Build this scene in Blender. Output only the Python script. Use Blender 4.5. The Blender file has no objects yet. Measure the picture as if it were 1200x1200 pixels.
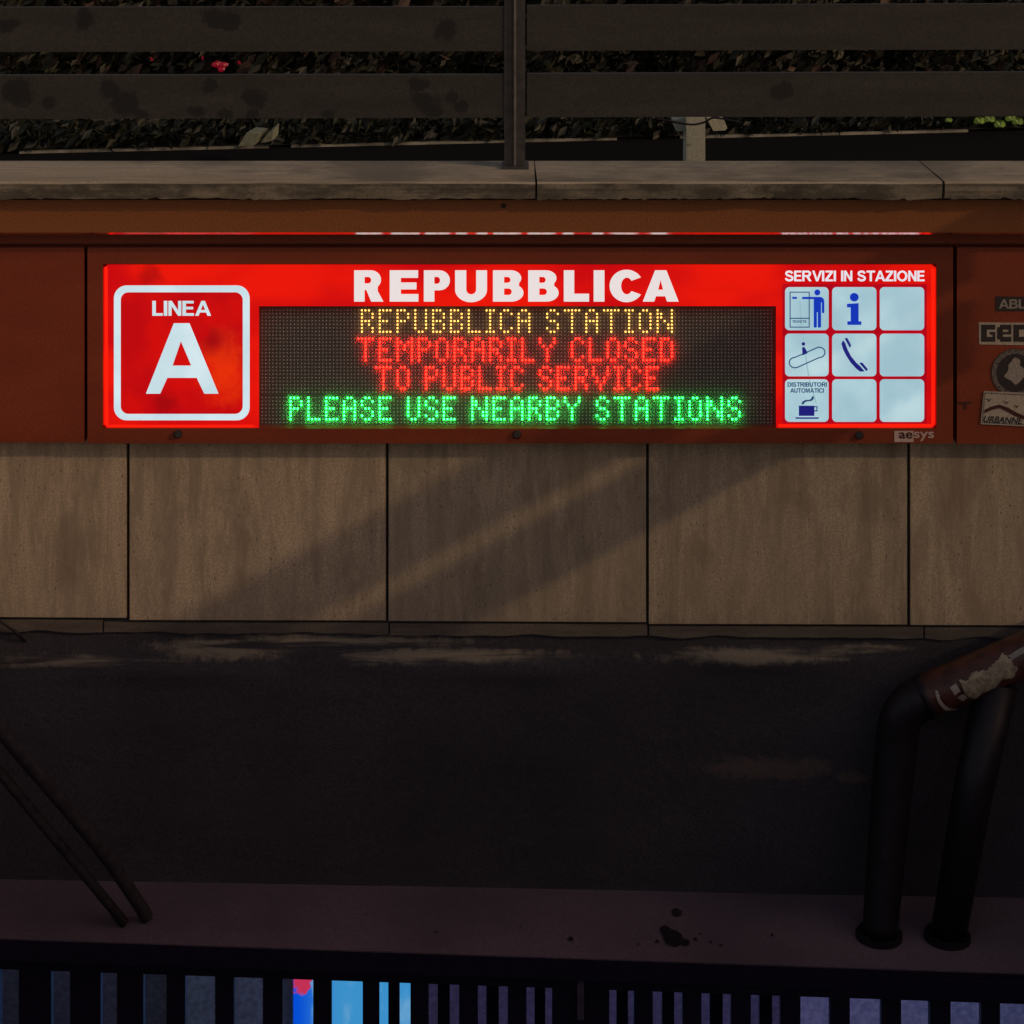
import bpy, bmesh, math, random
from math import sin, cos, pi, radians
from mathutils import Vector, Matrix
random.seed(7)
C = bpy.context.scene
col = C.collection

# ------------------------------------------------------------------ camera, sky, sun, exposure
EYE, FOC = 1.6, 2440.0                      # eye height in metres, focal length in photo pixels (photo 1200 wide)
cd = bpy.data.cameras.new('camera'); cam = bpy.data.objects.new('camera', cd); col.objects.link(cam)
cam.location = (0, 0, EYE); cam.rotation_euler = (radians(90), 0, 0)
cd.sensor_width = 36; cd.lens = 36*FOC/1200; cd.shift_y = -800/1200; cd.clip_end = 500; cd.clip_start = .05
C.camera = cam
w = bpy.data.worlds.new('World'); C.world = w; w.use_nodes = True
wn = w.node_tree; bg = wn.nodes['Background']
sky = wn.nodes.new('ShaderNodeTexSky'); sky.sky_type = 'NISHITA'; sky.sun_disc = False
SUN = Vector((-1.9, 1.0, -1.0)).normalized()  # direction the light travels
sky.sun_elevation = math.asin(-SUN.z); sky.sun_rotation = math.atan2(-SUN.x, -SUN.y)
tint = wn.nodes.new('ShaderNodeMix'); tint.data_type = 'RGBA'; tint.blend_type = 'MULTIPLY'
tint.inputs[0].default_value = 1; tint.inputs[7].default_value = (1.0, .68, .50, 1)
wn.links.new(sky.outputs[0], tint.inputs[6]); wn.links.new(tint.outputs[2], bg.inputs[0])
bg.inputs[1].default_value = .122
sl = bpy.data.lights.new('sun', 'SUN'); so = bpy.data.objects.new('sun', sl); col.objects.link(so)
sl.energy = .68; sl.color = (1, .72, .42); sl.angle = radians(.9)
so.rotation_euler = SUN.to_track_quat('-Z', 'Y').to_euler(); so.location = (6, -4, 6)
C.view_settings.view_transform = 'Standard'; C.view_settings.look = 'None'
C.view_settings.exposure = 0; C.view_settings.gamma = 1
C.cycles.use_denoising = True; C.cycles.max_bounces = 6; C.cycles.transparent_max_bounces = 12
C.cycles.use_light_tree = True; C.cycles.sample_clamp_indirect = 3; C.cycles.blur_glossy = .5

# ------------------------------------------------------------------ helpers
def P(px, py, Y):                            # a measured point of the place at distance Y
    return Vector(((px-600)/FOC*Y, Y, EYE-(py+200)/FOC*Y))
def link(o, parent=None):
    col.objects.link(o)
    if parent is not None: o.parent = parent
    return o
def tag(o, label=None, cat=None, group=None, kind=None):
    if label: o['label'] = label
    if cat: o['category'] = cat
    if group: o['group'] = group
    if kind: o['kind'] = kind
    return o
def thing(name, label, cat, group=None, loc=(0, 0, 0)):
    o = bpy.data.objects.new(name, None); link(o); o.location = loc; o.empty_display_size = .1
    return tag(o, label, cat, group)
def finish(name, bm, mat, parent=None, smooth=False, bevel=0):
    me = bpy.data.meshes.new(name)
    if bevel:
        bmesh.ops.bevel(bm, geom=[e for e in bm.edges if len(e.link_faces) == 2 and e.calc_face_angle(0) > .6], offset=bevel, segments=2, affect='EDGES')
    bmesh.ops.recalc_face_normals(bm, faces=bm.faces[:])
    bm.to_mesh(me); bm.free()
    me.materials.append(mat)
    if smooth:
        for p in me.polygons: p.use_smooth = True
    o = bpy.data.objects.new(name, me); link(o)
    if parent is not None:
        o.parent = parent; me.transform(Matrix.Translation(-Vector(parent_loc(parent))))
    return o
def parent_loc(p):
    v = Vector((0, 0, 0))
    while p is not None: v += Vector(p.location); p = p.parent
    return v
def box8(bm, pts):                            # 8 points: front quad (4) then back quad (4), same order
    v = [bm.verts.new(p) for p in pts]
    for f in ((0,1,2,3), (7,6,5,4), (0,4,5,1), (1,5,6,2), (2,6,7,3), (3,7,4,0)): bm.faces.new([v[i] for i in f])
def pbox(bm, x0, y0, x1, y1, Y, D, y0r=None, y1r=None):  # box whose front face spans measured corners at Y, D metres deep
    y0r = y0 if y0r is None else y0r; y1r = y1 if y1r is None else y1r
    f = [P(x0, y1, Y), P(x1, y1r, Y), P(x1, y0r, Y), P(x0, y0, Y)]
    box8(bm, f + [p+Vector((0, D, 0)) for p in f])
def wbox(bm, a, b):
    x0, y0, z0 = a; x1, y1, z1 = b
    box8(bm, [Vector(p) for p in ((x0,y0,z0),(x1,y0,z0),(x1,y0,z1),(x0,y0,z1),(x0,y1,z0),(x1,y1,z0),(x1,y1,z1),(x0,y1,z1))])
def tube(bm, path, r, n=16, cap=True):
    path = [Vector(p) for p in path]; rings = []; up = Vector((0, 1, .01)).normalized()
    for i, p in enumerate(path):
        d = (path[min(i+1, len(path)-1)] - path[max(i-1, 0)]).normalized()
        a = d.cross(up).normalized(); b = a.cross(d).normalized()
        rr = r[i] if isinstance(r, (list, tuple)) else r
        rings.append([bm.verts.new(p + a*cos(2*pi*k/n)*rr + b*sin(2*pi*k/n)*rr) for k in range(n)])
    for q in range(len(rings)-1):
        for k in range(n): bm.faces.new((rings[q][k], rings[q][(k+1) % n], rings[q+1][(k+1) % n], rings[q+1][k]))
    if cap:
        for rg in (rings[0], rings[-1]): bm.faces.new(rg)
def flat(name, splines, Y, mat, parent, thick=.0012):     # filled outline (with holes) cut from thin sheet; outlines in photo units
    cu = bpy.data.curves.new(name, 'CURVE'); cu.dimensions = '2D'; cu.fill_mode = 'BOTH'; cu.extrude = thick/2
    for s in splines:
        sp = cu.splines.new('POLY'); sp.points.add(len(s)-1); sp.use_cyclic_u = True
        for i, (x, y) in enumerate(s): sp.points[i].co = (x, -y, 0, 1)
    to = bpy.data.objects.new('tmp', cu); col.objects.link(to)
    me = bpy.data.meshes.new_from_object(to.evaluated_get(bpy.context.evaluated_depsgraph_get()))
    bpy.data.objects.remove(to); bpy.data.curves.remove(cu)
    off = parent_loc(parent) if parent is not None else Vector((0, 0, 0))
    for v in me.vertices:
        p = P(v.co.x, -v.co.y, Y); p.y = Y - v.co.z; v.co = p - off
    me.name = name; me.materials.clear(); me.materials.append(mat)
    o = bpy.data.objects.new(name, me); link(o, parent); return o
def text(name, s, x0, y0, x1, y1, Y, mat, parent, bold=.0, spacing=1.0, shear=0, thick=.0012, rot=0):
    cu = bpy.data.curves.new(name, 'FONT'); cu.body = s; cu.offset = bold; cu.space_character = spacing; cu.resolution_u = 4; cu.shear = shear
    to = bpy.data.objects.new('tmp', cu); col.objects.link(to)
    me = bpy.data.meshes.new_from_object(to.evaluated_get(bpy.context.evaluated_depsgraph_get()))
    bpy.data.objects.remove(to); bpy.data.curves.remove(cu)
    xs = [v.co.x for v in me.vertices]; ys = [v.co.y for v in me.vertices]
    ax, bx, ay, by = min(xs), max(xs), min(ys), max(ys)
    off = parent_loc(parent) if parent is not None else Vector((0, 0, 0))
    cx, cy = (x0+x1)/2, (y0+y1)/2
    for v in me.vertices:
        u = x0 + (v.co.x-ax)/(bx-ax)*(x1-x0) - cx; q = y1 - (v.co.y-ay)/(by-ay)*(y1-y0) - cy
        u, q = u*cos(rot)-q*sin(rot), u*sin(rot)+q*cos(rot)
        v.co = P(cx+u, cy+q, Y) - off
    me.name = name; me.materials.clear(); me.materials.append(mat)
    o = bpy.data.objects.new(name, me); link(o, parent); return o
def arc(cx, cy, rx, ry, a0, a1, n=12):
    return [(cx+rx*cos(radians(a0+(a1-a0)*i/n)), cy-ry*sin(radians(a0+(a1-a0)*i/n))) for i in range(n+1)]
def rrect(x0, y0, x1, y1, r, n=5):
    return arc(x1-r, y0+r, r, r, 0, 90, n)+arc(x0+r, y0+r, r, r, 90, 180, n)+arc(x0+r, y1-r, r, r, 180, 270, n)+arc(x1-r, y1-r, r, r, 270, 360, n)

def G2(ch):                                   # plain bold capitals on a 100 high grid
    A_ = lambda cx, cy, rx, ry, a0, a1, n=10: [(cx+rx*cos(radians(a0+(a1-a0)*i/n)), cy+ry*sin(radians(a0+(a1-a0)*i/n))) for i in range(n+1)]
    g = {'I': ([[(0,0),(21,0),(21,100),(0,100)]], 21), 'L': ([[(0,0),(63,0),(63,17),(21,17),(21,100),(0,100)]], 63),
    'E': ([[(0,0),(70,0),(70,17),(21,17),(21,43),(65,43),(65,60),(21,60),(21,83),(68,83),(68,100),(0,100)]], 70),
    'N': ([[(0,0),(19,0),(19,65),(58,0),(78,0),(78,100),(59,100),(59,35),(20,100),(0,100)]], 78),
    'A': ([[(0,0),(21,0),(29,22),(67,22),(75,0),(97,0),(59,100),(38,100)], [(35,39),(48,76),(61,39)]], 97),
    'V': ([[(37,0),(57,0),(94,100),(73,100),(47,25),(22,100),(0,100)]], 94),
    'Z': ([[(0,0),(76,0),(76,17),(27,17),(75,82),(75,100),(5,100),(5,83),(48,83),(0,17)]], 76),
    'T': ([[(30,0),(51,0),(51,83),(81,83),(81,100),(0,100),(0,83),(30,83)]], 81),
    'M': ([[(0,0),(18,0),(18,78),(38,0),(56,0),(76,78),(76,0),(94,0),(94,100),(65,100),(47,32),(29,100),(0,100)]], 94),
    'K': ([[(0,0),(21,0),(21,30),(35,46),(66,0),(92,0),(49,60),(89,100),(62,100),(21,56),(21,100),(0,100)]], 92),
    'D': ([[(0,0)]+A_(37,50,46,50,-90,90,14)+[(0,100)], [(21,17),(21,83)]+A_(35,50,26,33,90,-90,12)], 83),
    'O': ([A_(50,50,50,51.5,0,345,23), A_(50,50,28.5,34,0,-340,17)], 100),
    'C': ([A_(49,50,49,51.5,28,332,24)+A_(50,50,28,33.5,-32,-328,18)], 92),
    'U': ([[(0,100),(0,38)]+A_(39,38,39,39.5,180,360,14)+[(78,100),(57,100),(57,40)]+A_(39,40,18,23,0,-180,12)+[(21,100)]], 78),
    'R': ([[(0,0),(21,0),(21,41),(38,41),(64,0),(89,0),(64,42)]+A_(54,71,30,29,-55,90,12)+[(0,100)], [(21,58),(21,83),(50,83)]+A_(50,70.5,12,12.5,90,-90,8)], 87),
    'B': ([[(0,0)]+A_(52,28.5,29,28.5,-90,50,10)+A_(49,74,28,26,-32,90,10)+[(0,100)], [(21,61),(21,83),(44,83)]+A_(44,72,12,11,90,-90,8), [(21,17),(21,44),(47,44)]+A_(47,30.5,13,13.5,90,-90,8)], 81)}
    if ch == 'S':
        cl = [(8,30),(16,15),(38,8.5),(62,13),(70,27),(64,41),(40,51),(18,60),(11,73),(18,86),(38,91.5),(59,87),(68,73)]
        fine = [];
        for i in range(len(cl)-1):
            p0, p1, p2, p3 = [Vector(cl[min(max(i+k, 0), len(cl)-1)]) for k in (-1, 0, 1, 2)]
            for k in range(3):
                t = k/3; fine.append(.5*((2*p1)+(-p0+p2)*t+(2*p0-5*p1+4*p2-p3)*t*t+(-p0+3*p1-3*p2+p3)*t**3))
        fine.append(Vector(cl[-1])); L_, R_ = [], []
        for i, p in enumerate(fine):
            d = (fine[min(i+1, len(fine)-1)]-fine[max(i-1, 0)]).normalized(); nn = Vector((-d.y, d.x))*9.6
            L_.append(tuple(p+nn)); R_.append(tuple(p-nn))
        return [L_+R_[::-1]], 79
    return g[ch]
def letters(name, s, x0, y0, x1, y1, Y, mat, parent, thick=.0008):
    parts, x = [], 0
    for ch in s:
        if ch == ' ': x += 42; continue
        sp, wd = G2(ch); gap = 0 if ch in 'AVT' else 7
        parts += [[(x+u, v) for u, v in q] for q in sp]; x += wd+gap
    x -= 7; k = (x1-x0)/x
    return flat(name, [[(x0+u*k, y1-v/100*(y1-y0)) for u, v in q] for q in parts], Y, mat, parent, thick)

# ------------------------------------------------------------------ materials
class N:
    def __init__(s, name):
        s.m = bpy.data.materials.new(name); s.m.use_nodes = True; s.t = s.m.node_tree
        s.b = s.t.nodes['Principled BSDF']; s.out = s.t.nodes['Material Output']
        s.tc = s.t.nodes.new('ShaderNodeTexCoord')
    def l(s, a, b): s.t.links.new(a, b)
    def noise(s, scale, detail=4, rough=.6, stretch=(1, 1, 1), dist=0):
        mp = s.t.nodes.new('ShaderNodeMapping'); mp.inputs['Scale'].default_value = stretch
        s.l(s.tc.outputs['Object'], mp.inputs[0])
        n = s.t.nodes.new('ShaderNodeTexNoise'); n.inputs['Scale'].default_value = scale; n.inputs['Detail'].default_value = detail
        n.inputs['Roughness'].default_value = rough; n.inputs['Distortion'].default_value = dist
        s.l(mp.outputs[0], n.inputs['Vector']); return n.outputs[0]
    def ramp(s, v, lo, hi, a=0., b=1.):
        r = s.t.nodes.new('ShaderNodeMapRange'); r.inputs[1].default_value = lo; r.inputs[2].default_value = hi
        r.inputs[3].default_value = a; r.inputs[4].default_value = b; r.interpolation_type = 'SMOOTHSTEP'; s.l(v, r.inputs[0]); return r.outputs[0]
    def mix(s, f, a, b, mode='MIX'):
        m = s.t.nodes.new('ShaderNodeMix'); m.data_type = 'RGBA'; m.blend_type = mode
        for v, i in ((f, 0), (a, 6), (b, 7)):
            if isinstance(v, (int, float)): m.inputs[i].default_value = v
            elif isinstance(v, tuple): m.inputs[i].default_value = (*v, 1)
            else: s.l(v, m.inputs[i])
        return m.outputs[2]
    def math(s, op, a, b):
        m = s.t.nodes.new('ShaderNodeMath'); m.operation = op
        for i, v in enumerate((a, b)):
            if isinstance(v, (int, float)): m.inputs[i].default_value = v
            else: s.l(v, m.inputs[i])
        return m.outputs[0]
    def blobs(s, spots, soft=.5):                # spots with a shape of their own: (x, z, rx, rz) in the object's own space
        tot = None; nz = s.ramp(s.noise(24, 6, .75), .2, .8, -.6, .6)
        for (x, z, rx, rz) in spots:
            mp = s.t.nodes.new('ShaderNodeMapping'); mp.vector_type = 'POINT'
            mp.inputs['Location'].default_value = (-x/rx, 0, -z/rz); mp.inputs['Scale'].default_value = (1/rx, 0, 1/rz)
            s.l(s.tc.outputs['Object'], mp.inputs[0])
            ln = s.t.nodes.new('ShaderNodeVectorMath'); ln.operation = 'LENGTH'; s.l(mp.outputs[0], ln.inputs[0])
            v = s.ramp(s.math('ADD', ln.outputs['Value'], nz), 1-soft/2, 1+soft/2, 1, 0)
            tot = v if tot is None else s.math('MAXIMUM', tot, v)
        return tot
    def bump(s, v, strength=.3, dist=.01):
        b = s.t.nodes.new('ShaderNodeBump'); b.inputs['Strength'].default_value = strength; b.inputs['Distance'].default_value = dist
        s.l(v, b.inputs['Height']); s.l(b.outputs[0], s.b.inputs['Normal'])
    def base(s, v):
        if isinstance(v, tuple): s.b.inputs['Base Color'].default_value = (*v, 1)
        else: s.l(v, s.b.inputs['Base Color'])
    def rough(s, v):
        if isinstance(v, (int, float)): s.b.inputs['Roughness'].default_value = v
        else: s.l(v, s.b.inputs['Roughness'])
def simple(name, c, rough=.6, metal=0, var=.25, scale=40, spec=.5):
    n = N(name); z = n.noise(scale, 5); n.base(n.mix(n.ramp(z, .3, .7), tuple(x*(1-var) for x in c), tuple(min(1, x*(1+var)) for x in c)))
    n.rough(rough); n.b.inputs['Metallic'].default_value = metal; n.b.inputs['Specular IOR Level'].default_value = spec; return n.m
def emit(name, c, strength=1, base=(.02, .02, .02), rough=.3, var=0, scale=3, c2=None):
    n = N(name); n.base(base); n.rough(rough)
    n.b.inputs['Emission Strength'].default_value = strength
    if c2 or var:
        z = n.noise(scale, 3, .5); c2 = c2 or tuple(x*(1-var) for x in c)
        n.l(n.mix(n.ramp(z, .35, .68), c2, c), n.b.inputs['Emission Color'])
    else: n.b.inputs['Emission Color'].default_value = (*c, 1)
    return n.m
def travertine(name, a, b, dirt, streak=(17, 17, 2.0), pits=True, dirtlo=.5, dirthi=.75, front=False):
    n = N(name); oi = n.t.nodes.new('ShaderNodeObjectInfo')
    s1 = n.noise(1, 10, .80, streak, .5); s2 = n.noise(3, 4, .6, (2, 2, .8)); g = n.noise(170, 4, .85)
    c = n.mix(n.ramp(s1, .37, .63), a, b); c = n.mix(n.ramp(s2, .35, .75, 0, .6), c, tuple(x*.72 for x in a))
    dd = n.noise(5, 6, .7, (streak[0]/12, streak[0]/12, streak[2]/3)); c = n.mix(n.ramp(dd, dirtlo, dirthi, 0, .8 if front else .5), c, dirt)
    c = n.mix(n.ramp(g, .36, .66, 0, .85), c, tuple(x*.42 for x in a))
    c = n.mix(1, c, n.mix(oi.outputs['Random'], (.80, .80, .80), (1.08, 1.02, .98)), 'MULTIPLY')
    if front:
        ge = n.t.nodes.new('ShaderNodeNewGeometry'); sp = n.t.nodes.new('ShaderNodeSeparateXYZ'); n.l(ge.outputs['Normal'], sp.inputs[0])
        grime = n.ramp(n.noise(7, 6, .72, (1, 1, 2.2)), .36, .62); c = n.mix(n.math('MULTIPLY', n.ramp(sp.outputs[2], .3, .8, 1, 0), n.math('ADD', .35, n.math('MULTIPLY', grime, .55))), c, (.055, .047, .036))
    if pits:
        v = n.t.nodes.new('ShaderNodeTexVoronoi'); v.inputs['Scale'].default_value = 16
        mp = n.t.nodes.new('ShaderNodeMapping'); mp.inputs['Scale'].default_value = (4.2, 4.2, 1.8)
        n.l(n.tc.outputs['Object'], mp.inputs[0]); n.l(mp.outputs[0], v.inputs['Vector'])
        pk = n.math('MULTIPLY', n.ramp(v.outputs['Distance'], .06, .18, 1, 0), n.ramp(n.noise(6, 3), .44, .54))
        c = n.mix(pk, c, tuple(x*.25 for x in a)); n.bump(n.math('SUBTRACT', s1, pk), .35, .004)
    else: n.bump(s1, .4, .004)
    n.base(c); n.rough(.8); return n.m
M = {}
M['slab'] = travertine('travertine_slab', (.69, .55, .40), (.36, .28, .20), (.15, .10, .065), dirtlo=.46, dirthi=.68)
M['coping'] = travertine('travertine_coping', (.66, .58, .44), (.38, .32, .23), (.07, .062, .05), streak=(2.2, 45, 45), dirtlo=.48, dirthi=.64, front=True)
M['skirting'] = travertine('dirty_travertine', (.22, .18, .15), (.14, .115, .095), (.045, .038, .035), streak=(6, 6, 18), pits=False, dirtlo=.38, dirthi=.62)
def plaster():
    n = N('dark_plaster')  # one dark base tone, varied by noise
    a = n.noise(1.3, 5, .6, (1, 1, 1.6)); c = n.mix(n.ramp(a, .3, .7), (.082, .070, .082), (.050, .043, .053))
    c = n.mix(n.ramp(n.noise(170, 4, .85), .36, .64, 0, .75), c, (.02, .018, .022))
    sm = n.noise(1, 6, .6, (2.4, 2.4, 26), .6)
    spots = [(p.x, p.z, rx, rz) for p, rx, rz in ((P(885, 768, 6.15), .24, .022), (P(500, 768, 6.15), .34, .020), (P(265, 760, 6.15), .20, .028), (P(400, 752, 6.15), .3, .02), (P(90, 775, 6.15), .24, .02), (P(1010, 760, 6.15), .1, .012))]
    c = n.mix(n.math('MULTIPLY', n.blobs(spots, 1.2), n.ramp(sm, .42, .62)), c, (.30, .25, .19))
    sp2 = [(p.x, p.z, rx, rz) for p, rx, rz in ((P(996, 911, 6.15), .045, .016), (P(900, 900, 6.15), .2, .03))]
    c = n.mix(n.math('MULTIPLY', n.blobs(sp2, .9), .5), c, (.20, .13, .10))
    n.base(c); n.rough(.85); n.bump(n.noise(9, 5, .6, (1, 1, 2.0)), .22, .02); return n.m
M['plaster'] = plaster()
def ledge_mat():
    n = N('ledge_render')
    c = n.mix(n.ramp(n.noise(2.5, 5), .3, .7), (.215, .142, .175), (.135, .09, .115))
    c = n.mix(n.ramp(n.noise(170, 4, .85), .36, .64, 0, .65), c, (.07, .05, .06))
    # oil spots on the ledge, laid out in its own x / y plane by a swapped copy of the point
    n.base(c); n.rough(.8); n.bump(n.noise(30, 5), .4, .006); return n.m
M['ledge'] = ledge_mat()
M['oil'] = simple('oil_stain', (.055, .040, .050), .5)
def red_paint():
    n = N('red_enamel')
    c = n.mix(n.ramp(n.noise(2, 4, .6, (1, 1, 3)), .3, .7), (.33, .060, .022), (.25, .042, .016))
    c = n.mix(n.ramp(n.noise(170, 4, .85), .36, .64, 0, .6), c, (.13, .022, .010))
    c = n.mix(n.ramp(n.noise(22, 5, .7, (1, 1, .4)), .66, .78, 0, .6), c, (.12, .05, .03))
    n.base(c); n.rough(.42); n.bump(n.noise(60, 3), .05, .002); return n.m
M['red'] = red_paint()
M['orange'] = simple('trim_enamel_no_glow', (.26, .084, .021), .5, var=.40, scale=260)  # same paint as the panels, browner here for lack of sign glow
M['lip'] = simple('polished_steel_lip', (.95, .90, .88), .13, 1, .05)
M['recess'] = simple('dark_recess', (.10, .045, .035), .8)
M['core'] = simple('rough_concrete', (.12, .10, .09), .9)
def board_mat():
    n = N('board_paint')
    c = n.mix(n.ramp(n.noise(2.2, 7, .7, (1, 1, 9)), .3, .7), (.048, .044, .040), (.030, .027, .025))
    c = n.mix(n.ramp(n.noise(170, 4, .85), .36, .64, 0, .75), c, (.011, .010, .009))
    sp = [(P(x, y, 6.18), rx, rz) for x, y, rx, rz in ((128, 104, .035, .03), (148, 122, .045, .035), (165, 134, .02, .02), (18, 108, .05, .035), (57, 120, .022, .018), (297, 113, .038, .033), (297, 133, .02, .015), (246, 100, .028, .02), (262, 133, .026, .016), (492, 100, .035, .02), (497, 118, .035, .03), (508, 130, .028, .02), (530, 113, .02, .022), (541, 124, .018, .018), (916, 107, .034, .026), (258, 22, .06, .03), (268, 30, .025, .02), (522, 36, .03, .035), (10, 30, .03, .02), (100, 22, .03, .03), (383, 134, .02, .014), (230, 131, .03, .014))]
    c = n.mix(n.math('MULTIPLY', n.blobs([(p.x, p.z, rx, rz) for p, rx, rz in sp], .4), .97), c, (.005, .0045, .0045))  # dark spots stand for leaf shadows, painted into the board colour
    n.base(c); n.rough(.65); return n.m
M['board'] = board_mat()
M['post'] = simple('post_paint', (.050, .047, .048), .5, .3)
M['post_edge'] = simple('worn_post_edge', (.17, .16, .16), .45, .4)
M['dark_steel'] = simple('dark_gate_steel', (.026, .018, .045), .45, .4)
M['left_rail'] = simple('matt_black_rail', (.040, .033, .038), .9, spec=.02)
M['rail_red'] = simple('dark_red_rail_enamel', (.075, .024, .016), .42, var=.5, scale=25)
M['rail_dark'] = simple('dark_rail_tone', (.016, .012, .016), .45, spec=.3)
M['bolt'] = simple('black_bolt', (.03, .022, .02), .5, .5)
M['asphalt'] = simple('asphalt', (.009, .0085, .010), .9, var=.5, scale=200, spec=.05)
M['soil'] = simple('soil', (.03, .025, .018), .95, var=.4, scale=60)
M['edging'] = simple('pale_edging', (.20, .20, .17), .5, 0, .6, 6)
M['concrete'] = simple('pale_concrete', (.40, .42, .34), .85, var=.2, scale=120)
M['paper'] = simple('crumpled_card', (.17, .19, .14), .8)
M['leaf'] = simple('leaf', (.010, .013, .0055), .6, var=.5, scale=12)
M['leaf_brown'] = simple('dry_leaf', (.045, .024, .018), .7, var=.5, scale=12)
M['leaf_bright'] = simple('fresh_leaf', (.20, .36, .06), .45, var=.3, scale=30)
M['bark'] = simple('bark', (.06, .045, .03), .9)
M['red_cloth'] = emit('red_lamp_glass', (.42, .002, .02), .32, (.06, .004, .01))
M['sticker_pale'] = simple('faded_sticker', (.42, .36, .30), .55, var=.2, scale=150)
M['sticker_beige'] = simple('torn_sticker', (.34, .28, .19), .7, var=.45, scale=60)
M['sticker_dark'] = simple('black_sticker', (.03, .024, .028), .45, var=.3, scale=150)
M['sticker_grey'] = simple('grey_print', (.30, .26, .24), .55, var=.25, scale=150)
M['maker'] = simple('maker_plate_print', (.60, .42, .38), .5, var=.15, scale=200)
M['graffiti'] = simple('graffiti_marker', (.06, .012, .012), .5)
# backlit sign
def backlit_red():
    n = N('backlit_red_acrylic')
    z = n.noise(3.2, 2, .4, (1, 1, 2.2)); c = n.mix(n.ramp(z, .35, .68), (.50, .0, .0025), (.74, .006, .001))
    p = P(248, 400, 6.08); q = P(110, 325, 6.08)
    drk = n.blobs([(P(x, y, 6.08).x, P(x, y, 6.08).z, r, r) for x, y, r in ((176, 322, .028), (250, 400, .022), (193, 472, .026))], 1.6)
    c = n.mix(n.math('MULTIPLY', drk, .6), c, (.22, 0, .002))
    n.l(c, n.b.inputs['Emission Color']); n.b.inputs['Emission Strength'].default_value = 1
    n.base((.30, .01, .008)); n.rough(.25); return n.m
M['sign_red'] = backlit_red()
M['sign_red_deep'] = emit('backlit_deep_red_film', (.68, .012, .0015), 1, (.3, .01, .008), .25, c2=(.50, 0, .003), scale=7)
M['sign_edge'] = emit('bright_sign_edge', (.95, .012, .002), 1, (.3, .01, .008), .25)
M['grid_red'] = emit('backlit_crimson_film', (.42, 0, .010), 1, (.3, .01, .008), .25, c2=(.33, 0, .008), scale=9)
def badge_red():
    n = N('backlit_badge_red'); q = lambda x, y, a, b: (P(x, y, 6.08).x, P(x, y, 6.08).z, a, b)
    c = n.mix(n.ramp(n.noise(7, 3, .5), .35, .68), (.42, 0, .003), (.56, .002, .0015))
    c = n.mix(n.math('MULTIPLY', n.blobs([q(262, 432, .055, .075)], 1.8), .5), c, (.84, .050, .001))
    c = n.mix(n.math('MULTIPLY', n.blobs([q(250, 399, .024, .028), q(193, 473, .028, .030)], 1.5), .75), c, (.22, 0, .003))
    n.l(c, n.b.inputs['Emission Color']); n.b.inputs['Emission Strength'].default_value = 1; n.base((.3, .01, .008)); n.rough(.25); return n.m
M['badge_red'] = badge_red()
def backlit_cell():
    n = N('backlit_pale_acrylic')
    c = n.mix(n.ramp(n.noise(7, 3, .5), .3, .7), (.28, .50, .59), (.42, .65, .72))
    n.l(c, n.b.inputs['Emission Color']); n.b.inputs['Emission Strength'].default_value = .92
    n.base((.5, .5, .5)); n.rough(.3); return n.m
M['cell'] = backlit_cell()
M['pale'] = emit('backlit_pale_blue_lettering', (.52, .70, .77), 1, (.5, .5, .5), c2=(.42, .61, .69), scale=9)
M['white'] = emit('backlit_white_lettering', (.68, .63, .64), 1, (.5, .5, .5))
M['white2'] = emit('backlit_small_lettering', (.68, .70, .78), 1, (.5, .5, .5))
M['blue'] = emit('blue_print', (.002, .03, .42), 1, (.02, .04, .3))
M['navy'] = emit('navy_print', (.010, .010, .17), 1, (.02, .02, .1))
M['ink'] = emit('dark_blue_ink', (.012, .040, .12), 1, (.02, .02, .06))
M['wire_shade'] = emit('dim_wire_shade', (.30, .49, .55), 1, (.1, .1, .1))
M['housing'] = simple('sign_housing', (.02, .018, .018), .6)
M['led_board'] = simple('led_board', (.060, .052, .048), .6, var=.3, scale=300)
M['led_off'] = simple('unlit_led_lens', (.85, .84, .86), .2)
M['led_amber'] = emit('amber_led', (4.8, 2.3, .45), 1)
M['led_red'] = emit('red_led', (28.0, .20, .09), 1)
M['led_green'] = emit('green_led', (.40, 24., 2.2), 1)
def cover():
    n = N('hazy_polycarbonate'); t = n.t
    tr = t.nodes.new('ShaderNodeBsdfTransparent'); tl = t.nodes.new('ShaderNodeBsdfTranslucent'); mx = t.nodes.new('ShaderNodeMixShader')
    gl = t.nodes.new('ShaderNodeBsdfGlossy'); gl.inputs['Roughness'].default_value = .15; m2 = t.nodes.new('ShaderNodeMixShader')
    tl.inputs[0].default_value = (.9, .9, .9, 1); mx.inputs[0].default_value = .24
    n.l(tr.outputs[0], mx.inputs[1]); n.l(tl.outputs[0], mx.inputs[2]); m2.inputs[0].default_value = .03
    n.l(mx.outputs[0], m2.inputs[1]); n.l(gl.outputs[0], m2.inputs[2]); n.l(m2.outputs[0], n.out.inputs[0]); return n.m
M['cover'] = cover()

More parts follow.
